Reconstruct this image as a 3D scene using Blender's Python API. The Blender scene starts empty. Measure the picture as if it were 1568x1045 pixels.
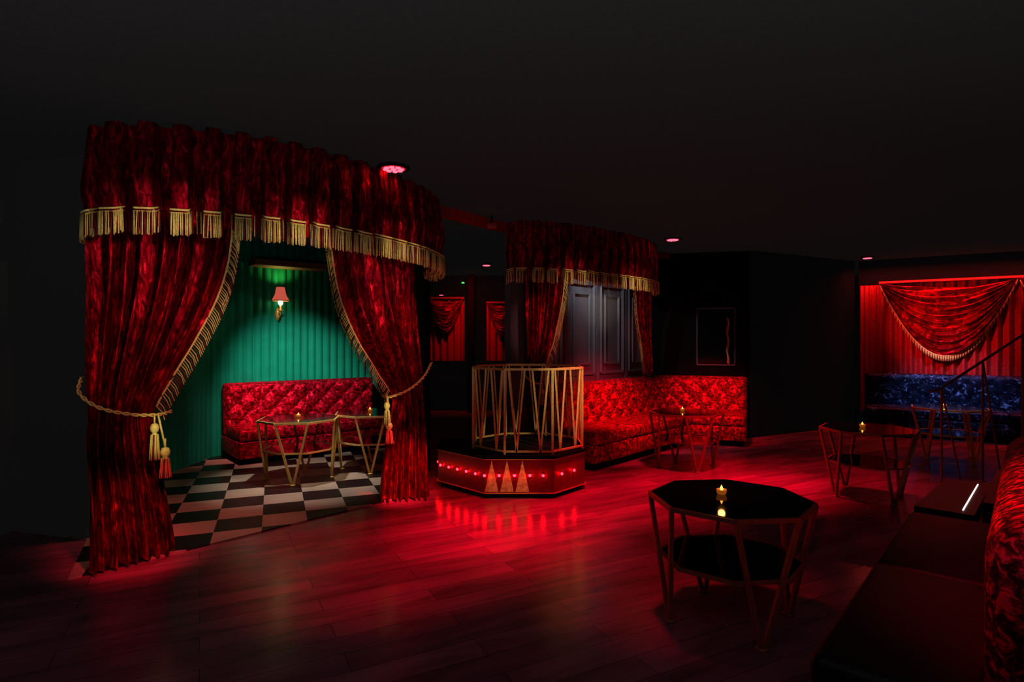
import bpy, bmesh, math, random
from mathutils import Vector, Matrix
random.seed(4)
S=bpy.context.scene
S.view_settings.view_transform='Standard'
PI=math.pi
# ------------------------------------------------------------------ materials
def newmat(name):
    m=bpy.data.materials.new(name); m.use_nodes=True
    nt=m.node_tree; b=nt.nodes['Principled BSDF']
    return m,nt,b
def N(nt,t,**k):
    n=nt.nodes.new(t)
    for a,v in k.items(): setattr(n,a,v)
    return n
def simple(name,col,rough=.5,metal=0,emit=None,es=0,spec=.5,noise=0,nscale=30,bump=0):
    m,nt,b=newmat(name)
    b.inputs['Base Color'].default_value=(*col,1)
    b.inputs['Roughness'].default_value=rough
    b.inputs['Metallic'].default_value=metal
    b.inputs['Specular IOR Level'].default_value=spec
    if emit:
        b.inputs['Emission Color'].default_value=(*emit,1); b.inputs['Emission Strength'].default_value=es
    tc=N(nt,'ShaderNodeTexCoord'); nz=N(nt,'ShaderNodeTexNoise'); nz.inputs['Scale'].default_value=nscale
    nt.links.new(tc.outputs['Object'],nz.inputs['Vector'])
    if noise>0:
        r=N(nt,'ShaderNodeValToRGB')
        r.color_ramp.elements[0].color=(*[c*(1-noise) for c in col],1)
        r.color_ramp.elements[1].color=(*[min(1,c*(1+noise)) for c in col],1)
        r.color_ramp.elements[0].position=.3; r.color_ramp.elements[1].position=.7
        nt.links.new(nz.outputs['Fac'],r.inputs['Fac']); nt.links.new(r.outputs['Color'],b.inputs['Base Color'])
    if bump>0:
        bp=N(nt,'ShaderNodeBump'); bp.inputs['Strength'].default_value=bump; bp.inputs['Distance'].default_value=.01
        nt.links.new(nz.outputs['Fac'],bp.inputs['Height']); nt.links.new(bp.outputs['Normal'],b.inputs['Normal'])
    return m
def velvet(name,dark,mid,bright,scale=9,stretch=(1,1,1),lo=.42,hi=.68,bump=.9,dist=1.2,metal=0,rough=.5):
    m,nt,b=newmat(name)
    tc=N(nt,'ShaderNodeTexCoord'); mp=N(nt,'ShaderNodeMapping'); mp.inputs['Scale'].default_value=stretch
    nz=N(nt,'ShaderNodeTexNoise'); nz.inputs['Scale'].default_value=scale; nz.inputs['Detail'].default_value=7
    nz.inputs['Distortion'].default_value=dist; nz.inputs['Roughness'].default_value=.65
    r=N(nt,'ShaderNodeValToRGB'); e=r.color_ramp.elements
    e[0].position=lo; e[0].color=(*dark,1); e[1].position=hi; e[1].color=(*bright,1)
    x=e.new(lo+(hi-lo)*.55); x.color=(*mid,1)
    nt.links.new(tc.outputs['Object'],mp.inputs['Vector']); nt.links.new(mp.outputs['Vector'],nz.inputs['Vector'])
    nt.links.new(nz.outputs['Fac'],r.inputs['Fac']); nt.links.new(r.outputs['Color'],b.inputs['Base Color'])
    bp=N(nt,'ShaderNodeBump'); bp.inputs['Strength'].default_value=bump; bp.inputs['Distance'].default_value=.02
    nt.links.new(nz.outputs['Fac'],bp.inputs['Height']); nt.links.new(bp.outputs['Normal'],b.inputs['Normal'])
    b.inputs['Roughness'].default_value=rough; b.inputs['Specular IOR Level'].default_value=.5; b.inputs['Metallic'].default_value=metal
    b.inputs['Specular Tint'].default_value=(*[min(1,c*1.3) for c in bright],1)
    return m
M_vel=velvet('crushed_velvet_red',(.06,.0,.002),(.30,.002,.012),(.98,.012,.045),scale=22,stretch=(1,1,.32),lo=.38,hi=.66,metal=.78,rough=.36,bump=.6)
M_sofa=velvet('crushed_velvet_sofa',(.06,.0,.003),(.38,.003,.016),(.98,.015,.055),scale=24,lo=.40,hi=.62,bump=.6,metal=.4,rough=.42,dist=.6)
M_fg=velvet('crushed_velvet_near',(.02,.0,.002),(.25,.003,.014),(.95,.012,.06),scale=26,lo=.44,hi=.6,metal=.3,rough=.42,dist=.6)
M_blue=velvet('crushed_velvet_blue',(.001,.0015,.006),(.008,.013,.05),(.2,.29,.75),scale=12,lo=.49,hi=.65,bump=.4)
M_swag=velvet('satin_red',(.10,.0,.003),(.4,.004,.01),(.95,.02,.03),scale=8,metal=.4,rough=.4)
M_green=simple('green_pleated_fabric',(.003,.29,.17),.7,spec=.15,noise=.12,nscale=4)
M_redp=simple('red_pleated_fabric',(.4,.006,.012),.7,noise=.3)
M_gold=simple('brass',(.95,.62,.2),.42,.5,noise=.15)
M_frame=simple('red_lit_brass_frame',(.38,.09,.05),.5,.3,noise=.15)  # brass with the red light put into its colour
M_fr=simple('gold_cord',(.95,.64,.19),.6,0,noise=.25,nscale=60)
M_frr=simple('red_cord',(.2,.005,.012),.6)
M_glass=simple('black_glass',(.004,.004,.004),.07,spec=.5)
M_black=simple('black_paint',(.003,.003,.003),.8,spec=.1,noise=.2)
M_leather=simple('black_leather',(.004,.0035,.0035),.5,noise=.3,bump=.2,nscale=60,spec=.3)
M_wall=simple('charcoal_wall_paint_glow',(.025,.025,.025),.9,spec=.0,noise=.1,emit=(1,1,1),es=.0034)  # faint emission stands in for ambient light on the wall
M_ceil=simple('charcoal_ceiling_paint_glow',(.025,.025,.025),.95,spec=0,noise=.1,emit=(1,1,1),es=.003)  # weak self-glow lifts the ceiling out of black, no lamp
M_back=simple('black_wall_paint_glow',(.005,.005,.005),.9,spec=0,noise=.1,emit=(1,1,1),es=.001)  # near-black paint plus a trace of emission as ambient light
M_panel=simple('grey_panel_paint',(.12,.12,.14),.35,noise=.08)
M_maroon=simple('maroon_lacquer',(.16,.003,.008),.35,noise=.2)
M_bulb=simple('red_bulb_glow',(1,.1,.1),.3,emit=(1,.0015,.004),es=110)
M_led=simple('white_led',(1,1,1),.3,emit=(1,.72,.7),es=1.6)
M_rled=simple('red_led',(1,.1,.1),.3,emit=(1,.06,.1),es=4)
M_diff=simple('diffuser_red',(.6,.05,.05),.3,emit=(1,.01,.03),es=.6)
M_flame=simple('flame',(1,.5,.1),.3,emit=(1,.36,.04),es=6)
M_wax=simple('amber_holder',(.4,.12,.02),.15,emit=(1,.22,.015),es=.2)
M_shade=simple('red_lamp_shade',(.6,.05,.05),.7,emit=(1,.16,.10),es=.5)
M_lampglow=simple('warm_bulb',(1,.8,.4),.3,emit=(1,.8,.35),es=7)
M_exit=simple('green_indicator',(0,1,.2),.3,emit=(.02,1,.15),es=1.5)
M_beam=simple('red_beam_paint',(.2,.015,.015),.5,noise=.3)
M_tri=simple('gold_leaf',(.9,.64,.26),.5,.3,noise=.4,nscale=25)
M_soff=simple('soffit_paint',(.12,.1,.06),.6)
def woodmat():
    m,nt,b=newmat('dark_wood_planks')
    tc=N(nt,'ShaderNodeTexCoord'); mp=N(nt,'ShaderNodeMapping'); mp.inputs['Rotation'].default_value=(0,0,math.radians(-28))
    br=N(nt,'ShaderNodeTexBrick'); br.inputs['Scale'].default_value=1; br.inputs['Brick Width'].default_value=1.3
    br.inputs['Row Height'].default_value=.18; br.inputs['Mortar Size'].default_value=.002
    br.inputs['Color1'].default_value=(.46,.14,.22,1); br.inputs['Color2'].default_value=(.26,.08,.13,1); br.inputs['Mortar'].default_value=(.08,.02,.03,1)
    st=N(nt,'ShaderNodeMapping'); st.inputs['Scale'].default_value=(1.0,5,1)
    nz=N(nt,'ShaderNodeTexNoise'); nz.inputs['Scale'].default_value=1.3; nz.inputs['Detail'].default_value=8; nz.inputs['Distortion'].default_value=.8
    mx=N(nt,'ShaderNodeMixRGB',blend_type='MULTIPLY'); mx.inputs['Fac'].default_value=.7
    r=N(nt,'ShaderNodeValToRGB'); r.color_ramp.elements[0].position=.3; r.color_ramp.elements[0].color=(.2,.2,.2,1); r.color_ramp.elements[1].position=.7
    L=nt.links.new
    L(tc.outputs['Object'],mp.inputs['Vector']); L(mp.outputs['Vector'],br.inputs['Vector']); L(mp.outputs['Vector'],st.inputs['Vector'])
    L(st.outputs['Vector'],nz.inputs['Vector']); L(nz.outputs['Fac'],r.inputs['Fac']); L(br.outputs['Color'],mx.inputs['Color1']); L(r.outputs['Color'],mx.inputs['Color2'])
    L(mx.outputs['Color'],b.inputs['Base Color'])
    mr=N(nt,'ShaderNodeMapRange'); mr.inputs['To Min'].default_value=.14; mr.inputs['To Max'].default_value=.28
    L(nz.outputs['Fac'],mr.inputs['Value']); L(mr.outputs['Result'],b.inputs['Roughness'])
    b.inputs['Specular IOR Level'].default_value=.38
    bp=N(nt,'ShaderNodeBump'); bp.inputs['Strength'].default_value=.15; bp.inputs['Distance'].default_value=.01
    L(nz.outputs['Fac'],bp.inputs['Height']); L(bp.outputs['Normal'],b.inputs['Normal'])
    return m
M_wood=woodmat()
def checkmat():
    m,nt,b=newmat('checker_tiles'); L=nt.links.new
    tc=N(nt,'ShaderNodeTexCoord'); mp=N(nt,'ShaderNodeMapping'); mp.inputs['Rotation'].default_value=(0,0,math.radians(-22)); mp.inputs['Location'].default_value=(.1,.1,.25)
    ck=N(nt,'ShaderNodeTexChecker'); ck.inputs['Scale'].default_value=1/.37
    ck.inputs['Color1'].default_value=(.55,.42,.33,1); ck.inputs['Color2'].default_value=(.004,.004,.004,1)
    nz=N(nt,'ShaderNodeTexNoise'); nz.inputs['Scale'].default_value=3; nz.inputs['Detail'].default_value=6
    mx=N(nt,'ShaderNodeMixRGB',blend_type='MULTIPLY'); mx.inputs['Fac'].default_value=.6
    L(tc.outputs['Object'],mp.inputs['Vector']); L(mp.outputs['Vector'],ck.inputs['Vector']); L(tc.outputs['Object'],nz.inputs['Vector'])
    L(ck.outputs['Color'],mx.inputs['Color1']); L(nz.outputs['Fac'],mx.inputs['Color2']); L(mx.outputs['Color'],b.inputs['Base Color'])
    b.inputs['Roughness'].default_value=.4
    return m
M_check=checkmat()
# ------------------------------------------------------------------ builder
class B:
    def __init__(s,name,mats):
        s.name=name; s.mats=mats; s.v=[]; s.f=[]; s.mi=[]; s.sm=[]; s.M=Matrix.Identity(4)
    def mid(s,m):
        if m not in s.mats: s.mats.append(m)
        return s.mats.index(m)
    def add(s,vs,fs,m,smooth=False):
        o=len(s.v); k=s.mid(m)
        s.v+= [tuple(s.M@Vector(p)) for p in vs]
        for f in fs: s.f.append([o+i for i in f]); s.mi.append(k); s.sm.append(smooth)
    def tube(s,pts,r,m,n=6,rs=None,smooth=True):
        pts=[Vector(p) for p in pts]; vs=[];fs=[]
        for i,p in enumerate(pts):
            d=(pts[min(i+1,len(pts)-1)]-pts[max(i-1,0)]).normalized()
            a=Vector((0,0,1)) if abs(d.z)<.9 else Vector((1,0,0))
            u=d.cross(a).normalized(); w=d.cross(u)
            rr=rs[i] if rs else r
            for k in range(n):
                t=2*PI*(k+.5)/n; vs.append(p+u*math.cos(t)*rr+w*math.sin(t)*rr)
        for i in range(len(pts)-1):
            for k in range(n):
                a=i*n+k;b=i*n+(k+1)%n; fs.append([a,b,b+n,a+n])
        fs.append(list(range(n))[::-1]); fs.append([(len(pts)-1)*n+k for k in range(n)])
        s.add(vs,fs,m,smooth)
    def bar(s,p,q,r,m): s.tube([p,q],r,m,4,smooth=False)
    def prism(s,poly,z0,z1,m,inset=0):
        n=len(poly); vs=[(x,y,z0) for x,y in poly]+[(x,y,z1) for x,y in poly]
        fs=[[i,(i+1)%n,(i+1)%n+n,i+n] for i in range(n)]+[list(range(n))[::-1],list(range(n,2*n))]
        s.add(vs,fs,m)
    def rbox(s,c,size,m,r=.03,seg=3,rot=0):
        bm=bmesh.new(); bmesh.ops.create_cube(bm,size=1)
        for v in bm.verts: v.co=Vector((v.co.x*size[0],v.co.y*size[1],v.co.z*size[2]))
        if r>0: bmesh.ops.bevel(bm,geom=bm.edges[:],offset=r,segments=seg,profile=.5,affect='EDGES')
        R=Matrix.Rotation(rot,4,'Z'); vs=[R@v.co+Vector(c) for v in bm.verts]
        bm.verts.index_update(); fs=[[v.index for v in f.verts] for f in bm.faces]
        bm.free(); s.add(vs,fs,m,r>0)
    def grid(s,fn,nu,nv,m,smooth=True):
        vs=[fn(i/nu,j/nv) for j in range(nv+1) for i in range(nu+1)]
        fs=[[j*(nu+1)+i,j*(nu+1)+i+1,(j+1)*(nu+1)+i+1,(j+1)*(nu+1)+i] for j in range(nv) for i in range(nu)]
        s.add(vs,fs,m,smooth)
    def lathe(s,c,prof,m,n=20,smooth=True):
        vs=[];fs=[]
        for r,z in prof:
            for k in range(n): t=2*PI*k/n; vs.append((c[0]+r*math.cos(t),c[1]+r*math.sin(t),c[2]+z))
        for i in range(len(prof)-1):
            for k in range(n): a=i*n+k;b=i*n+(k+1)%n; fs.append([a,b,b+n,a+n])
        fs.append(list(range(n))[::-1]); fs.append([(len(prof)-1)*n+k for k in range(n)])
        s.add(vs,fs,m,smooth)
    def ball(s,c,r,m,sc=(1,1,1),n=12):
        prof=[(max(1e-4,r*math.sin(PI*i/8))*sc[0],-r*math.cos(PI*i/8)*sc[2]) for i in range(9)]
        s.lathe(c,prof,m,n)
    def done(s,parent=None,loc=None,rot=None,solid=0):
        me=bpy.data.meshes.new(s.name); me.from_pydata([tuple(v) for v in s.v],[],s.f)
        for m in s.mats: me.materials.append(m)
        for p,k,sm in zip(me.polygons,s.mi,s.sm): p.material_index=k; p.use_smooth=sm
        me.update()
        o=bpy.data.objects.new(s.name,me); S.collection.objects.link(o)
        if loc is not None: o.location=loc
        if rot is not None: o.rotation_euler=(0,0,rot)
        if parent: o.parent=parent
        return o
def catmull(P,step=.01):
    P=[Vector(p) for p in P]; Q=[P[0]*2-P[1]]+P+[P[-1]*2-P[-2]]; out=[]
    for i in range(1,len(Q)-2):
        for k in range(60):
            t=k/60; a,b,c,d=Q[i-1],Q[i],Q[i+1],Q[i+2]
            out.append(.5*((2*b)+(c-a)*t+(2*a-5*b+4*c-d)*t*t+(3*b-a-3*c+d)*t**3))
    out.append(Q[-2]); res=[out[0]]; acc=0
    for i in range(1,len(out)):
        seg=(out[i]-out[i-1]); L=seg.length; pos=0
        while acc+(L-pos)>=step:
            pos+=step-acc; acc=0; res.append(out[i-1]+seg*(pos/L))
        acc+=L-pos
    return res
# ------------------------------------------------------------------ room
def quadwall(name,p,q,z0,z1,m,th=.1):
    b=B(name,[m]); d=(Vector(q)-Vector(p)).normalized(); n=Vector((-d.y,d.x))*th
    b.prism([p,q,(q[0]+n.x,q[1]+n.y),(p[0]+n.x,p[1]+n.y)],z0,z1,m); return b
H=3.1
b=B('floor',[M_wood]); b.prism([(-4.3,-3),(10.6,-3),(10.6,13.6),(-4.3,13.6)],-.1,0,M_wood); b.done()
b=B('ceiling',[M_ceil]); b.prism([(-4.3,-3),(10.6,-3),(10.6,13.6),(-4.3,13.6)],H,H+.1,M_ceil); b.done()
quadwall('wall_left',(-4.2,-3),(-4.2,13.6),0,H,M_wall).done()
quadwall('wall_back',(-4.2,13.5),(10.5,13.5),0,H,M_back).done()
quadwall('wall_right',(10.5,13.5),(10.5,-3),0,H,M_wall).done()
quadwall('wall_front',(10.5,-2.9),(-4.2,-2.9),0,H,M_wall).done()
quadwall('wall_booth_side',(-4.2,4.95),(-3.42,4.72),0,H,M_wall,.06).done()
quadwall('wall_booth_right',(-2.22,9.72),(-1.08,7.22),0,H,M_black,.08).done()
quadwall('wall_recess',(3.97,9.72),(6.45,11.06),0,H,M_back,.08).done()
def pleated(name,p,q,z0,z1,m,pitch=.115,amp=.045,side=-1):
    p=Vector(p);q=Vector(q);d=(q-p);L=d.length;d.normalize();n=Vector((-d.y,d.x))*side
    b=B(name,[m]); nu=int(L/pitch*14)
    def fn(u,v):
        s_=u*L; a=abs(math.sin(PI*s_/pitch+.35*math.sin(s_*5)))
        o=amp*a**.6+.02
        w=p+d*s_+n*o; return (w.x,w.y,z0+(z1-z0)*v)
    b.grid(fn,nu,1,m); return b
bd=Vector((.77,.64)).normalized()
BW0=Vector((-4.14,8.12))
pleated('wall_booth_green_side',(-4.19,5.0),(-4.19,8.12),0,H,M_green).done()
be=BW0+bd*2.5
pleated('wall_booth_green_back',tuple(BW0-bd*.04),tuple(be),0,H,M_green).done()
quadwall('wall_booth_back',(BW0.x,BW0.y+.03),(be.x,be.y+.03),0,H,M_black,.08).done()
sf=Vector((bd.y,-bd.x)); a=BW0+bd*.45; c=BW0+bd*1.5
b=B('trim_soffit',[M_soff]); b.prism([tuple(a+sf*.05),tuple(c+sf*.05),tuple(c+sf*.4),tuple(a+sf*.4)][::-1],2.66,2.74,M_soff); b.done()
b=B('checkered_floor',[M_check])
b.prism([(-2.97,3.93),(-.92,6.22),(-1.08,7.2),(-2.2,9.6),(-4.1,8.1),(-4.15,4.97),(-3.4,4.7)],0,.012,M_check); b.done()
# ------------------------------------------------------------------ canopy
def canopy(name,pts,pitch,amp,zb=2.34,zm=2.52,top=H-.005,cord=.011):
    path=catmull([Vector(p) for p in pts],.01); n=len(path)
    nrm=[];tan=[]
    for i in range(n):
        d=(path[min(i+3,n-1)]-path[max(i-3,0)]).normalized(); nrm.append(Vector((d.y,-d.x))); tan.append(d)
    rnd=[random.uniform(.8,1.2) for _ in range(400)]
    def G(i):
        s_=i*.01; c=s_/pitch+.15*math.sin(s_*3.1)
        return c,math.tanh((math.sin(2*PI*c)+.2)*2.0)/math.tanh(2.4)
    def P(i,k,z,e=0):
        c,g=G(i)
        o=amp*k*g*rnd[int(c)%400]+e
        tt=-.25*amp*k*math.sin(4*PI*c)
        w=path[i]+nrm[i]*o+tan[i]*tt; return (w.x,w.y,z)
    def scal(i,z): return z-.025*G(i)[1] if z<2.56 else z
    b=B(name,[M_vel])
    zs=[(top,.6),(3.0,.7),(2.9,.85),(2.8,1.05),(2.7,1.2),(2.63,1.15),(2.58,.95),(zm,.9),(zb+.07,1.05),(zb+.05,1.05)]
    def fn(u,v):
        i=round(u*(n-1)); z,k=zs[round(v*(len(zs)-1))]; return P(i,k,scal(i,z))
    b.grid(fn,n-1,len(zs)-1,M_vel)
    run=[]
    for i in range(n+1):
        on = i<n and G(i)[1]>-.55
        if on: run.append(i)
        elif run:
            if len(run)>2:
                for zz,r in ((zm,.008),(zm-.022,.006)):
                    b.tube([P(j,.97,scal(j,zz),.012) for j in run],r,M_fr,5)
            run=[]
    last=Vector(P(0,1.0,0,.014)); acc=0
    for i in range(1,n):
        cur=Vector(P(i,1.0,0,.014)); seg=cur-last; L=seg.length; pos=0
        while acc+(L-pos)>=cord:
            pos+=cord-acc; acc=0; w=last+seg*(pos/L); g=G(i)[1]
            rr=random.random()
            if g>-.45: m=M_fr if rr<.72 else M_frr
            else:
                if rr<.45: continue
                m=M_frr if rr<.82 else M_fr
            j1=random.uniform(-.004,.004); j2=random.uniform(-.004,.004)
            z=scal(i,zb)+random.uniform(-.006,.008); zt=scal(i,zm-.02)
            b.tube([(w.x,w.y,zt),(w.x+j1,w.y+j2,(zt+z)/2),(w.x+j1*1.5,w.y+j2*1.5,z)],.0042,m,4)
        acc+=L-pos; last=cur
    return b.done()
canopy('booth_canopy',[(-3.3,4.86),(-2.86,4.08),(-2.05,4.2),(-1.42,4.7),(-.98,5.5),(-.82,6.22),(-1.02,7.2)],.2,.082)
canopy('booth_canopy',[(-.02,7.45),(.15,7.28),(.7,7.48),(1.29,7.93),(1.85,8.5),(2.2,9.12),(2.05,9.55)],.2,.068,cord=.014)
# ------------------------------------------------------------------ curtains
def interp(rows,z):
    for i in range(len(rows)-1):
        a,c=rows[i],rows[i+1]
        if a[0]>=z>=c[0]:
            t=(a[0]-z)/(a[0]-c[0]); 
            p=rows[max(i-1,0)];q=rows[min(i+2,len(rows)-1)]
            def cr(x0,x1,x2,x3):
                m1=(x2-x0)/2; m2=(x3-x1)/2; t2=t*t;t3=t2*t
                return (2*t3-3*t2+1)*x1+(t3-2*t2+t)*m1+(-2*t3+3*t2)*x2+(t3-t2)*m2
            return [cr(p[k],a[k],c[k],q[k]) for k in range(1,6)]
    return rows[-1][1:6]
def curtain(name,rows,nf,inner,fr0=2.5,fr1=1.12,seed=0,mat=None,flen=.1):
    mat=mat or M_vel
    b=B(name,[mat]); zt=rows[0][0]; zbm=rows[-1][0]; rnd=random.Random(seed)
    ph=[rnd.uniform(-.9,.9) for _ in range(8)]
    def P(u,z):
        x0,y0,x1,y1,am=interp(rows,z)
        d=Vector((x1-x0,y1-y0)); L=d.length; d.normalize(); n=Vector((d.y,-d.x))
        w=u+.018*math.sin(u*17+ph[0]+z*1.3)
        o=am*1.2*(math.sin(2*PI*nf*w+ph[1]+.4*math.sin(z*2.2+ph[2]))+.45*math.sin(2*PI*nf*1.7*w+ph[3]+z*.8)+.1*math.sin(z*9+u*31))
        q=Vector((x0,y0))+d*(u*L)+n*o
        return (q.x,q.y,z)
    b.grid(lambda u,v:P(u,zt+(zbm-zt)*v),nf*14,70,mat)
    z=fr0; e=1.0 if inner else 0.0
    while z>fr1:
        p=Vector(P(e,z)); x0,y0,x1,y1,am=interp(rows,z)
        d=Vector((x1-x0,y1-y0,0)).normalized()*(1 if inner else -1)
        q=p+d*flen*.5+Vector((0,0,-flen))
        mid_=p+d*flen*.33+Vector((rnd.uniform(-.004,.004),rnd.uniform(-.004,.004),-flen*.45))
        b.tube([p,mid_,q],.0042,M_fr if rnd.random()<.75 else M_frr,4)
        z-=.017
    zz=[fr0-(fr0-fr1)*k/60 for k in range(61)]
    b.tube([P(e,k) for k in zz],.008,M_fr,5)
    return b
def rope(b,pts,r=.008):
    path=catmull([Vector(p) for p in pts],.012)
    for ph in (0,PI):
        out=[]
        for i,p in enumerate(path):
            d=(path[min(i+1,len(path)-1)]-path[max(i-1,0)]).normalized(); u=d.cross(Vector((0,0,1))).normalized(); w=d.cross(u)
            t=i*.7+ph; out.append(p+u*math.cos(t)*r+w*math.sin(t)*r)
        b.tube(out,r*.85,M_fr,5)
def tassel(b,x,y,z,L=.22,r=.035):
    b.tube([(x,y,z+.06),(x,y,z)],.006,M_fr,5)
    b.lathe((x,y,z),[(.005,0),(r*.7,-.01),(r,-.035),(r*.8,-.06),(r*.45,-.07),(r*.6,-.08),(r*.75,-.09)],M_fr,14)
    for k in range(26):
        t=2*PI*k/26; rr=r*(.55+.35*(k%2))
        b.tube([(x+rr*.8*math.cos(t),y+rr*.8*math.sin(t),z-.08),(x+rr*1.25*math.cos(t),y+rr*1.25*math.sin(t),z-L)],.0045,M_fr if k%3 else M_frr,4)
rowsL=[(2.6,-3.0,4.2,-2.05,4.38,.05),(2.2,-3.0,4.18,-2.1,4.37,.05),(1.9,-2.99,4.16,-2.2,4.36,.045),(1.6,-2.97,4.12,-2.34,4.33,.04),(1.3,-2.95,4.08,-2.5,4.3,.032),(1.08,-2.94,4.08,-2.6,4.28,.022),(.9,-2.94,4.06,-2.6,4.3,.028),(.5,-2.9,4.03,-2.59,4.38,.045),(.02,-2.88,4.0,-2.56,4.44,.055)]
b=curtain('velvet_curtain',rowsL,8,1,seed=1)
rope(b,[(-3.0,4.1,1.35),(-2.93,3.98,1.25),(-2.8,3.98,1.15),(-2.66,4.09,1.09),(-2.55,4.22,1.07),(-2.52,4.36,1.08)])
tassel(b,-2.53,4.16,1.02,.26,.03); tassel(b,-2.49,4.22,.84,.22,.034); 
b.tube([(-2.53,4.2,1.08),(-2.49,4.22,.84)],.007,M_fr,5)
b.done()
rowsR=[(2.6,-1.52,4.9,-.99,6.0,.05),(2.2,-1.5,4.95,-.98,6.0,.05),(1.9,-1.45,5.03,-.96,5.99,.045),(1.6,-1.38,5.2,-.93,5.97,.04),(1.3,-1.26,5.45,-.91,5.95,.032),(1.08,-1.17,5.62,-.9,5.93,.022),(.9,-1.18,5.64,-.88,5.93,.028),(.5,-1.25,5.74,-.85,5.93,.045),(.02,-1.31,5.82,-.83,5.95,.055)]
b=curtain('velvet_curtain',rowsR,8,0,seed=7)
rope(b,[(-.82,6.0,1.38),(-.87,5.82,1.25),(-.98,5.66,1.14),(-1.12,5.55,1.08),(-1.22,5.6,1.07),(-1.24,5.72,1.08)])
tassel(b,-1.17,5.5,1.03,.22,.03); tassel(b,-1.15,5.5,.84,.2,.034)
b.tube([(-1.17,5.53,1.08),(-1.15,5.5,.84)],.007,M_fr,5)
b.done()
b=curtain('velvet_curtain',[(2.6,.16,7.42,.68,7.7,.04),(2.1,.16,7.42,.64,7.68,.04),(1.6,.17,7.42,.54,7.62,.035),(1.2,.18,7.42,.42,7.52,.025),(1.05,.18,7.42,.36,7.47,.018),(.6,.15,7.42,.36,7.44,.025),(.02,.13,7.42,.36,7.42,.03)],7,1,seed=3); 
rope(b,[(.1,7.4,1.3),(.18,7.36,1.15),(.3,7.38,1.07),(.4,7.46,1.06)],.008); tassel(b,.38,7.38,1.0,.2,.028); b.done()
b=curtain('velvet_curtain',[(2.6,1.86,8.95,2.2,9.3,.04),(2.1,1.9,9.05,2.2,9.4,.035),(1.6,2.0,9.25,2.25,9.58,.03),(1.25,2.1,9.45,2.3,9.68,.02),(1.06,2.13,9.5,2.32,9.7,.015)],6,0,fr1=1.1,seed=5); b.done()
# ------------------------------------------------------------------ sofas
def frame(o,d):
    d=Vector(d).normalized(); n=Vector((-d.y,d.x))
    return Matrix(((d.x,n.x,0,o[0]),(d.y,n.y,0,o[1]),(0,0,1,0),(0,0,0,1)))
def sofa(b,L,D=.9,hb=1.02,hs=.47,bt=.22,vel=None,seatm=None,nc=3,tuft=True,amp=.07):
    vel=vel or M_sofa
    seatm=seatm or vel
    b.rbox((L/2,-D/2+.03,.05),(L-.06,D-.14,.1),M_black,.0)
    b.rbox((L/2,-D/2,.2),(L,D,.22),vel,.02)
    w=L/nc
    for k in range(nc): b.rbox((w*(k+.5),-(D+bt)/2+.0,(.31+hs)/2),(w-.008,D-bt+.02,hs-.31),seatm,.045,4)
    b.rbox((L/2,-bt/2+.02,(hb+.3)/2),(L,bt-.06,hb-.3),vel,.05,4)
    if tuft:
        h0=hs-.03; hh=hb-.015; a=.30;c=.30
        def fn(u,v):
            x=.015+u*(L-.03); z=h0+(hh-h0)*v
            t=abs(math.sin(PI*(x/a+z/c))*math.sin(PI*(x/a-z/c)))**.5
            ed=min(1,min(u,1-u)*L/.04)*min(1,(1-v)*(hh-h0)/.05)
            ed=math.sqrt(max(0,ed))
            return (x,-bt+.045-amp*t*ed-.02*ed,z)
        b.grid(fn,int(L/.02),28,vel)
        for i in range(-40,60):
            for j in range(-40,60):
                x=(i+j)*a/2; z=(i-j)*c/2
                if .05<x<L-.05 and h0+.05<z<hh-.05: b.ball((x,-bt+.022,z),.014,vel,n=8)
b=B('velvet_sofa',[M_sofa]); b.M=frame((-4.02,8.12),(.77,.64)); sofa(b,2.2,D=.88,nc=2); b.done()
b=B('corner_velvet_sofa',[M_sofa]); b.M=frame((.36,7.78),(.675,.738)); sofa(b,3.2,nc=4)
b.M=frame((2.56,10.16),(.92,-.39)); sofa(b,1.4,nc=1); b.done()
b=B('blue_velvet_sofa',[M_blue]); b.M=frame((6.52,10.86),(.85,-.526)); sofa(b,3.9,vel=M_blue,nc=4,amp=.015); b.done()
b=B('leather_seat_sofa',[M_leather]); d=Vector((-.66,-.75)).normalized(); f=Vector((d.y,-d.x))
o=Vector((2.7,3.99))-f*.85
b.M=frame(tuple(o),tuple(d)); L=2.45
b.rbox((L/2,-.42,.05),(L-.08,.72,.1),M_black,0); b.rbox((L/2,-.43,.2),(L,.84,.22),M_leather,.02)
for k in range(2): b.rbox((L/4*(2*k+1),-.6,.38),(L/2-.01,.5,.15),M_leather,.04,4)
b.rbox((L/2,-.17,.56),(L+.02,.36,.96),M_fg,.13,7); b.done()
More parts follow.
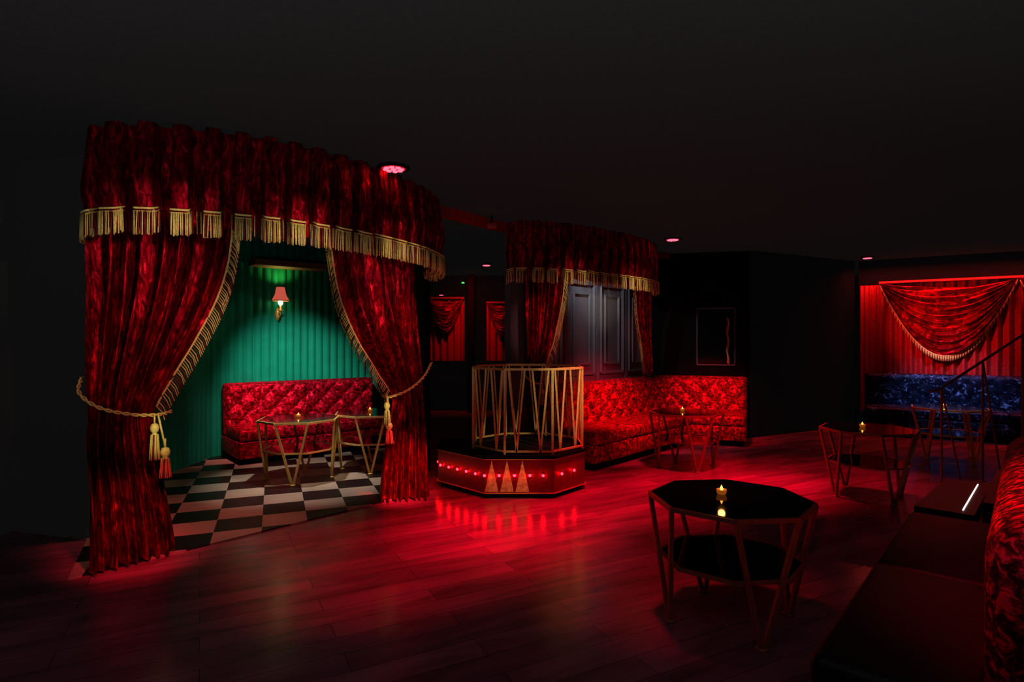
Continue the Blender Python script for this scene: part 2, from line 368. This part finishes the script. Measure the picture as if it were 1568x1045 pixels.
# ------------------------------------------------------------------ tables
def table(name,x,y,rot=0,h=.7):
    R=.83/2/math.cos(PI/8)
    G_=M_frame if name=='m' else M_gold
    b=B('octagonal_table',[M_glass]); 
    vt=[(R*math.cos(PI/8+k*PI/4),R*math.sin(PI/8+k*PI/4)) for k in range(8)]
    vs=[(p[0]*.87,p[1]*.87) for p in vt]
    b.prism([(p[0]*.985,p[1]*.985) for p in vt],h-.012,h,M_glass)
    b.prism([(p[0]*.985,p[1]*.985) for p in vs],.345,.356,M_glass)
    for k in range(8):
        a=vt[k];c=vt[(k+1)%8]; b.bar((a[0],a[1],h-.014),(c[0],c[1],h-.014),.016,G_)
        a=vs[k];c=vs[(k+1)%8]; b.bar((a[0],a[1],.35),(c[0],c[1],.35),.013,G_)
    for k in range(1,8,2):
        a=vt[k];c=vt[(k+1)%8]; m=((a[0]+c[0])/2*.86,(a[1]+c[1])/2*.86)
        for q in (a,c):
            dx=(q[0]-m[0])*.06; dy=(q[1]-m[1])*.06
            b.bar((q[0],q[1],h-.012),(m[0]+dx,m[1]+dy,.012),.017,G_)
        b.lathe((m[0],m[1],0),[(.034,0),(.034,.01),(.02,.014)],G_,12)
    zo=.012 if name=='c' else 0
    b.done(loc=(x,y,zo),rot=rot)
    zt=h+zo+.001
    b=B('tealight_candle',[M_wax])
    b.lathe((0,0,0),[(.02,0),(.026,.005),(.03,.028),(.028,.03),(.024,.015)],M_wax,18)
    b.lathe((0,0,.016),[(.002,0),(.008,.008),(.010,.017),(.005,.028),(.001,.038)],M_flame,10)
    cx=x-.03;cy=y+.05
    b.done(loc=(cx,cy,zt))
    l=bpy.data.lights.new('candle_light','POINT'); l.energy=.3; l.color=(1,.35,.08); l.shadow_soft_size=.02
    lo=bpy.data.objects.new('candle_light',l); S.collection.objects.link(lo); lo.location=(cx,cy,zt+.11)
T=[('m',1.26,3.4,.1),('c',-2.46,6.8,.15),('c',-1.76,7.36,.2),('m',2.22,7.5,.1),('m',3.69,6.09,.1),('b',5.95,8.0,.2)]
for t in T: table(*t)
# ------------------------------------------------------------------ podium
b=B('dance_podium',[M_maroon])
base=[(-.28,5.97),(.43,5.97),(.79,6.38),(.79,6.85),(.43,7.18),(-.28,7.18),(-.82,6.95),(-.82,6.52)]
cx,cy=0,6.6
def sc(P,k): return [(cx+(x-cx)*k,cy+(y-cy)*k) for x,y in P]
b.prism(sc(base,.95),0,.06,M_black); b.prism(base,.05,.41,M_maroon); b.prism(sc(base,1.02),.4,.44,M_black)
for z in (.055,.40):
    Q=sc(base,1.012)
    for i in range(8): b.bar((*Q[i],z),(*Q[(i+1)%8],z),.007,M_gold)
def face(i,t,z,off):
    p=Vector(base[i]);q=Vector(base[(i+1)%8]);d=(q-p).normalized();n=Vector((d.y,-d.x)); w=p+(q-p)*t+n*off
    return (w.x,w.y,z)
for i,ts in ((7,(.08,.27,.46,.65,.84)),(0,(.0,.21,.43,.65,.84)),(1,(.2,.6)),(6,(.3,.7))):
    for t in ts:
        b.ball(face(i,t,.235,.014),.0135,M_bulb); b.lathe((*face(i,t,.22,0)[:2],.22),[(.016,0),(.016,.03)],M_gold,8)
for t0 in (.0,.22,.44,):
    w=.2
    b.add([face(0,t0+.005,.07,.006),face(0,t0+w,.07,.006),face(0,t0+w/2+.003,.39,.006),face(0,t0+.005,.07,-.01),face(0,t0+w,.07,-.01),face(0,t0+w/2,.39,-.01)],[[0,1,2],[0,3,4,1],[1,4,5,2],[2,5,3,0]],M_tri)
rc=Vector((.17,6.6)); ap=.59; R=ap/math.cos(PI/8)
rv=[rc+Vector((math.cos(PI/8+k*PI/4),math.sin(PI/8+k*PI/4)))*R for k in range(8)]
for k in range(8):
    a=rv[k];c=rv[(k+1)%8]
    for z,r in ((1.31,.017),(.47,.013)): b.bar((a.x,a.y,z),(c.x,c.y,z),r,M_gold)
    b.bar((a.x,a.y,.44),(a.x,a.y,1.31),.016,M_gold)
    for j in range(2):
        p=a+(c-a)*(j*.5+.08); q=a+(c-a)*(j*.5+.42); m=(p+q)/2
        b.bar((p.x,p.y,1.3),(m.x-.0,m.y,.46),.013,M_gold); b.bar((q.x,q.y,1.3),(m.x,m.y,.46),.013,M_gold)
b.done()
# ------------------------------------------------------------------ centre booth wall
wd=Vector((.675,.738)).normalized(); w0=Vector((-.02,7.5)); 
b=quadwall('wall_booth_panelled',tuple(w0),tuple(w0+wd*3.6),0,H,M_panel,.1)
wn=Vector((wd.y,-wd.x))
def mould(b,s0,s1,z0,z1,m=None,w=.03,base=w0,dr=wd,nn=wn,e=.012):
    m=m or M_panel
    for k,(a,c) in enumerate((((s0,z0),(s1,z0)),((s1,z0),(s1,z1)),((s1,z1),(s0,z1)),((s0,z1),(s0,z0)))):
        p=base+dr*a[0]+nn*e; q=base+dr*c[0]+nn*e
        b.tube([(p.x,p.y,a[1]),(q.x,q.y,c[1])],w/2,m,4,smooth=False)
for k in range(4):
    s0=.42+k*.8
    mould(b,s0,s0+.62,1.12,2.45,w=.06); mould(b,s0+.12,s0+.50,1.26,2.3,w=.045); mould(b,s0,s0+.62,.2,1.0,w=.05)
for k in range(5):
    s0=.33+k*.8
    a0=w0+wd*(s0-.035);a1=w0+wd*(s0+.035)
    b.prism([tuple(a0+wn*.03),tuple(a1+wn*.03),tuple(a1),tuple(a0)],.0,3.05,M_panel)
b.done()
e0=w0+wd*3.6
quadwall('wall_booth_wing',(e0.x,e0.y),(3.95,9.76),0,H,M_black,.08).done()
md=(Vector((3.95,9.76))-e0).normalized(); mn=Vector((md.y,-md.x))
b=B('framed_mirror',[M_glass]); p=e0+md*.75+mn*.02;q=e0+md*1.35+mn*.02
b.prism([tuple(p),tuple(q),tuple(q-mn*.015),tuple(p-mn*.015)],1.2,2.15,M_glass)
mould(b,.75,1.35,1.2,2.15,M_panel,.03,e0,md,mn,.02)
p=e0+md*1.22+mn*.06
for k in range(45):
    z=2.0-k*.017; xx=.012*math.sin(k*.35)
    b.tube([(p.x+xx,p.y,z),(p.x+xx+.035,p.y-.015,z-.05)],.004,M_fr,4)
b.done()
# ------------------------------------------------------------------ swagged drapery
def swags(name,p,q,z1,zlow,n,droop,light=None,pl=True,off=.08,fringe=True):
    light=light or M_swag
    p=Vector(p);q=Vector(q);d=q-p;L=d.length;d.normalize();nn=Vector((d.y,-d.x))
    b=B(name,[M_redp])
    if pl:
        nu=int(L/.15*10)
        b.grid(lambda u,v:(*(p+d*(u*L)+nn*(.06+.055*math.sin(2*PI*u*L/.15))),zlow+(z1-zlow)*v),nu,1,M_redp)
    w=L/n
    for k in range(n):
        s0=k*w+.02; s1=(k+1)*w-.02
        def fn(u,v,s0=s0,s1=s1):
            uu=u*2-1
            s_=(s0+s1)/2+(s1-s0)/2*uu*(1-.10*v*(1-abs(uu)))
            z=z1-.02-droop*(1-abs(uu)**2.1)*(.08+.92*v)
            fold=.07*abs(math.sin(v*PI*8+.7*math.sin(u*5)))*(1-.3*abs(uu))+.03*math.sin(v*2*PI*11+u*6)
            o=off+.09+.10*(1-uu*uu)*math.sin(PI*min(1,v*.9+.05))+fold*.9
            w_=p+d*s_+nn*o; return (w_.x,w_.y,z+fold*.35*(1-v))
        b.grid(fn,50,110,light)
        if fringe:
            m_=int((s1-s0)*80)
            for i in range(m_+1):
                t=Vector(fn(i/m_,1)); b.tube([t,t+Vector((0,0,-.09))],.0055,M_fr if i%3 else M_frr,4)
            b.tube([fn(i/60,1) for i in range(61)],.010,M_fr,5)
    b.prism([tuple(p+nn*.01),tuple(q+nn*.01),tuple(q+nn*.2),tuple(p+nn*.2)][::-1],z1,z1+.04,M_beam)
    return b
wp=Vector((6.5,11.02)); wdir=Vector((.85,-.526)).normalized()
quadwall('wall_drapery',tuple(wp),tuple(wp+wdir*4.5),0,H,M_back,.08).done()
pA=wp+wdir*.02
b=B('pleated_wall_hanging',[M_redp]); nnw=Vector((wdir.y,-wdir.x))
b.grid(lambda u,v:(*(pA+wdir*(u*.3)+nnw*(.03+.015*math.sin(2*PI*u*4))),.3+2.33*v),40,1,M_redp); b.done()
pB=wp+wdir*.32; swags('swag_curtain',tuple(pB),tuple(pB+wdir*3.9),2.64,.3,2,1.28).done()
swags('swag_curtain',(-1.92,13.42),(-1.08,13.42),2.55,1.15,1,.75,fringe=False).done()
swags('swag_curtain',(-.58,13.42),(.14,13.42),2.45,1.15,1,.75,fringe=False).done()
b=B('column',[M_black]); b.rbox((-.92,13.2,1.55),(.16,.16,3.08),M_black,.02); b.done()
# ------------------------------------------------------------------ ceiling fixtures
def downlight(x,y,r=.11,name='ceiling_downlight'):
    b=B(name,[M_black]); b.lathe((0,0,0),[(r*1.25,0),(r*1.3,-.012),(r*1.05,-.02),(r*.95,-.02),(r*.9,-.01)],M_black,28)
    b.lathe((0,0,-.02),[(r*.92,0),(r*.92,.01)],M_diff,24)
    for k in range(9):
        t=2*PI*k/8; rr=0 if k==8 else r*.62
        b.lathe((rr*math.cos(t),rr*math.sin(t),-.03),[(.02,0),(.024,.012)],M_rled,10)
    b.done(loc=(x,y,H))
downlight(-1.02,5.06); downlight(2.35,8.6,.1); downlight(-.5,11.5,.08); downlight(6.35,10.5,.08)
def beam(name,p,q,w=.14,h=.09):
    p=Vector(p);q=Vector(q);d=(q-p).normalized();n=Vector((-d.y,d.x))*w/2
    b=B(name,[M_beam]); b.prism([tuple(p-n),tuple(q-n),tuple(q+n),tuple(p+n)],H-h,H,M_beam)
    b.prism([tuple(p-n*1.3),tuple(q-n*1.3),tuple(q+n*1.3),tuple(p+n*1.3)],H-.025,H,M_beam)
    return b
b=beam('trim_beam',(-.88,6.5),(.08,7.8)); b.done()
beam('trim_beam',(2.45,9.9),(3.25,10.8)).done()
b=B('ceiling_projector',[M_beam]); b.rbox((-.24,6.95,H-.14),(.12,.1,.07),M_beam,.01); b.tube([(-.24,6.95,H-.1),(-.24,6.95,H-.02)],.012,M_black,6); b.done()
b=B('wall_spotlight',[M_black]); b.lathe((-1.6,13.3,2.7),[(.05,-.06),(.06,.0),(.04,.05)],M_black,14); b.lathe((-1.6,13.3,2.64),[(.045,-.008),(.045,0)],M_rled,14); b.tube([(-1.6,13.3,2.72),(-1.6,13.49,2.75)],.012,M_black); b.done()
b=B('exit_indicator',[M_black]); b.rbox((-1.12,13.46,2.93),(.14,.05,.08),M_black,.01); b.rbox((-1.12,13.43,2.93),(.06,.01,.03),M_exit,0); b.done()
# ------------------------------------------------------------------ sconce
sp=BW0+bd*.86+sf*.03
b=B('wall_sconce',[M_gold])
b.lathe((sp.x+sf.x*.03,sp.y+sf.y*.03,1.98),[(.005,-.08),(.03,-.05),(.045,0),(.03,.06),(.01,.1)],M_gold,14)
c=sp+sf*.16
b.tube([(sp.x+sf.x*.03,sp.y+sf.y*.03,1.98),(sp.x+sf.x*.1,sp.y+sf.y*.1,1.93),(c.x,c.y,1.98),(c.x,c.y,2.1)],.009,M_gold,6)
b.lathe((c.x,c.y,2.03),[(.01,0),(.045,.01),(.04,.02),(.015,.03),(.015,.1)],M_gold,14)
b.ball((c.x,c.y,2.16),.035,M_lampglow,(1,1,1.3))
n=32; prof=[(.115,2.19),(.075,2.27),(.055,2.38)]
vs=[(c.x+(r*(1+.05*(k%2)))*math.cos(2*PI*k/n),c.y+(r*(1+.05*(k%2)))*math.sin(2*PI*k/n),z) for r,z in prof for k in range(n)]
b.add(vs,[[i*n+k,i*n+(k+1)%n,(i+1)*n+(k+1)%n,(i+1)*n+k] for i in range(2) for k in range(n)],M_shade)
b.tube([(c.x+.115*math.cos(t*PI/12),c.y+.115*math.sin(t*PI/12),2.185) for t in range(25)],.008,M_fr,5)
b.done()
# ------------------------------------------------------------------ right side steps / handrail
b=B('stair_step',[M_black]); b.prism([(3.66,5.35),(3.97,5.05),(5.08,6.22),(4.72,6.4)],0,.1,M_leather)
b.bar((3.99,5.2,.104),(4.86,6.13,.104),.007,M_led); b.done()
b=B('raised_platform',[M_leather]); b.prism([(4.02,5.02),(6.3,3.3),(8.6,5.6),(5.2,6.3)],0,.22,M_leather); b.done()
b=B('handrail',[M_frame])
b.tube([(4.6,6.46,1.04),(4.72,6.5,1.06),(5.8,6.8,1.6),(6.6,7.02,2.0)],.014,M_frame,8)
for x,y,z in ((4.75,6.5,1.08),(5.35,6.68,1.38),(5.95,6.85,1.68)):
    b.bar((x,y,0),(x,y,z),.012,M_frame); b.bar((x+.28,y+.08,0),(x,y,z),.010,M_frame)
    b.lathe((x,y,0),[(.04,0),(.04,.01),(.015,.015)],M_frame,12)
b.done()
# ------------------------------------------------------------------ lights
def spot(name,loc,tgt,e,col,ang=70,blend=.8,size=.1):
    l=bpy.data.lights.new(name,'SPOT'); l.energy=e; l.color=col; l.spot_size=math.radians(ang); l.spot_blend=blend; l.shadow_soft_size=size
    o=bpy.data.objects.new(name,l); S.collection.objects.link(o); o.location=loc
    o.rotation_euler=(Vector(tgt)-Vector(loc)).to_track_quat('-Z','Y').to_euler(); return o
def area(name,loc,tgt,e,col,sx,sy):
    l=bpy.data.lights.new(name,'AREA'); l.shape='RECTANGLE'; l.size=sx; l.size_y=sy; l.energy=e; l.color=col
    o=bpy.data.objects.new(name,l); S.collection.objects.link(o); o.location=loc
    o.rotation_euler=(Vector(tgt)-Vector(loc)).to_track_quat('-Z','Y').to_euler(); return o
RED=(1,.0,.035)
spot('red_spot',(-.7,4.4,3.0),(-.9,4.4,0),190,RED,50,1)
spot('red_spot',(.1,4.9,3.0),(.0,5.0,0),620,RED,44,1)
spot('red_spot',(1.2,6.0,3.0),(1.1,6.1,0),620,RED,50,1)
spot('red_spot',(2.4,6.5,3.0),(2.5,6.6,0),820,RED,50,1)
spot('red_spot',(3.8,6.9,3.0),(3.6,6.9,0),240,RED,56,1)
spot('red_spot',(2.0,7.0,2.3),(1.6,8.3,.6),460,(1,.02,.05),60,1)
spot('red_spot',(2.6,7.6,2.3),(3.2,9.4,.6),420,(1,.02,.05),46,1)
spot('red_spot',(.8,3.7,3.0),(1.0,4.0,0),120,RED,44,1)
spot('red_spot',(.3,2.8,3.0),(2.2,2.3,.8),480,(1,.01,.04),34,.8)
spot('red_spot',(-.5,4.3,1.7),(-1.07,5.88,.22),950,(1,.02,.05),19,.9)
spot('red_spot',(-1.5,2.8,1.7),(-2.66,4.2,.22),240,(1,.02,.05),24,.9)
spot('curtain_fill',(-1.0,2.6,2.3),(-2.5,4.25,1.6),75,(1,.25,.23),34,1,.04)  # unseen fill spots that brighten the curtains, no fixtures
spot('curtain_fill',(.3,3.8,2.3),(-1.1,5.5,1.6),80,(1,.25,.23),32,1,.04)
spot('curtain_fill',(1.0,5.7,2.2),(.4,7.5,1.8),50,(1,.3,.28),28,1,.04)
spot('curtain_fill',(1.3,7.6,2.2),(2.15,9.25,1.8),40,(1,.3,.28),30,1,.04)
# canopy, fringe and tassel washes: unseen spots in mid-air, no fixtures
W=(1,.82,.54)
spot('canopy_wash',(-1.1,2.9,2.4),(-2.5,4.1,2.33),58,W,28,1,.02)
spot('canopy_wash',(-.5,3.2,2.4),(-1.65,4.5,2.33),60,W,28,1,.02)
spot('canopy_wash',(.4,4.1,2.4),(-1.05,5.3,2.33),62,W,27,1,.02)
spot('canopy_wash',(2.6,6.6,2.4),(1.75,8.2,2.33),85,W,27,1,.02)
spot('canopy_wash',(1.5,6.1,2.4),(.8,7.5,2.33),34,W,27,1,.02)
spot('fringe_fill',(-1.0,3.2,1.5),(-2.3,4.3,1.7),20,W,28,1,.03)
spot('fringe_fill',(-.4,3.9,1.7),(-1.35,5.3,1.7),22,W,24,1,.03)
spot('tassel_fill',(-1.7,3.0,1.4),(-2.55,4.18,.93),48,(1,.9,.45),15,.8,.03)  # unseen spots added to make the tassels read gold
spot('tassel_fill',(-.6,4.4,1.4),(-1.13,5.55,.93),44,(1,.9,.45),15,.8,.03)
# booth interior
spot('booth_spot',(-2.35,6.5,3.02),(-2.3,6.75,0),230,(1,.9,.78),50,.8,.04)
spot('booth_table_fill',(-1.9,6.0,2.3),(-2.4,6.7,.5),90,(1,.85,.6),40,.9,.04)  # unseen spot added to brighten the brass table
spot('booth_wash',(-2.6,6.5,3.02),(-3.1,8.7,.8),350,(1,.95,.88),48,.9,.06)
spot('booth_sofa_spot',(-3.0,6.6,3.0),(-3.5,8.0,.5),330,(1,.28,.26),36,1,.06)
spot('booth_entry_spot',(-2.6,5.0,3.0),(-2.7,5.2,0),110,(1,.2,.16),50,1,.06)
spot('sconce_light',(c.x,c.y,2.16),(c.x,c.y,0),4,(1,.75,.2),170,1,.03)
spot('sconce_light',(c.x,c.y,2.4),(c.x,c.y,3),5,(1,.75,.15),150,1,.03)
# podium
spot('podium_spot',(1.6,4.7,2.9),(.45,6.3,.95),250,(1,.72,.45),20,.8,.03)
spot('podium_front_spot',(.0,4.3,1.9),(.0,6.0,.22),34,(1,.72,.38),17,.8,.03)
# panel grey
spot('panel_spot',(1.0,8.0,2.85),(1.75,9.1,1.75),42,(.9,.92,1),95,1,.02)
# drape & blue sofa
dm=wp+wdir*1.6+nnw*.34
area('drape_wash',(dm.x,dm.y,2.9),(dm.x-nnw.x*.2,dm.y-nnw.y*.2,2.0),60,(1,.06,.05),3.2,.1)
spot('drape_spot',(5.0,8.8,2.4),(7.5,10.2,1.8),340,(1,.06,.05),40,1,.05)
spot('blue_spot',(6.3,8.6,3.0),(7.5,10.0,.7),260,(.55,.65,1),42,.8,.1)
spot('table_spot',(5.6,7.4,3.0),(5.95,8.0,.6),240,(1,.85,.5),22,.8,.03)
spot('far_spot',(-.9,12.2,3.0),(-.9,13.4,2.1),80,(1,.02,.04),110,1,.1)
spot('beam_light',(-.2,6.3,2.2),(-.4,7.2,3.1),4,(1,.03,.03),80,1,.1)
area('foreground_fill',(-.6,.4,3.0),(-.6,.6,0),7,(1,1,1),6,1)  # unseen overhead fill, added to lift the near floor to grey
area('ceiling_fill',(-.3,.8,.8),(-.3,.801,3.1),56,(1,1,1),6,.3)  # unseen fill added so the ceiling darkens with distance
w=bpy.data.worlds.new('w'); S.world=w; w.use_nodes=True; w.node_tree.nodes['Background'].inputs[0].default_value=(.002,.002,.002,1)
# ------------------------------------------------------------------ camera
cd=bpy.data.cameras.new('camera'); cd.sensor_width=36; cd.lens=900/1568*36; cd.clip_start=.05
co=bpy.data.objects.new('camera',cd); S.collection.objects.link(co); co.location=(0,0,1.6); co.rotation_euler=(PI/2,0,0); S.camera=co
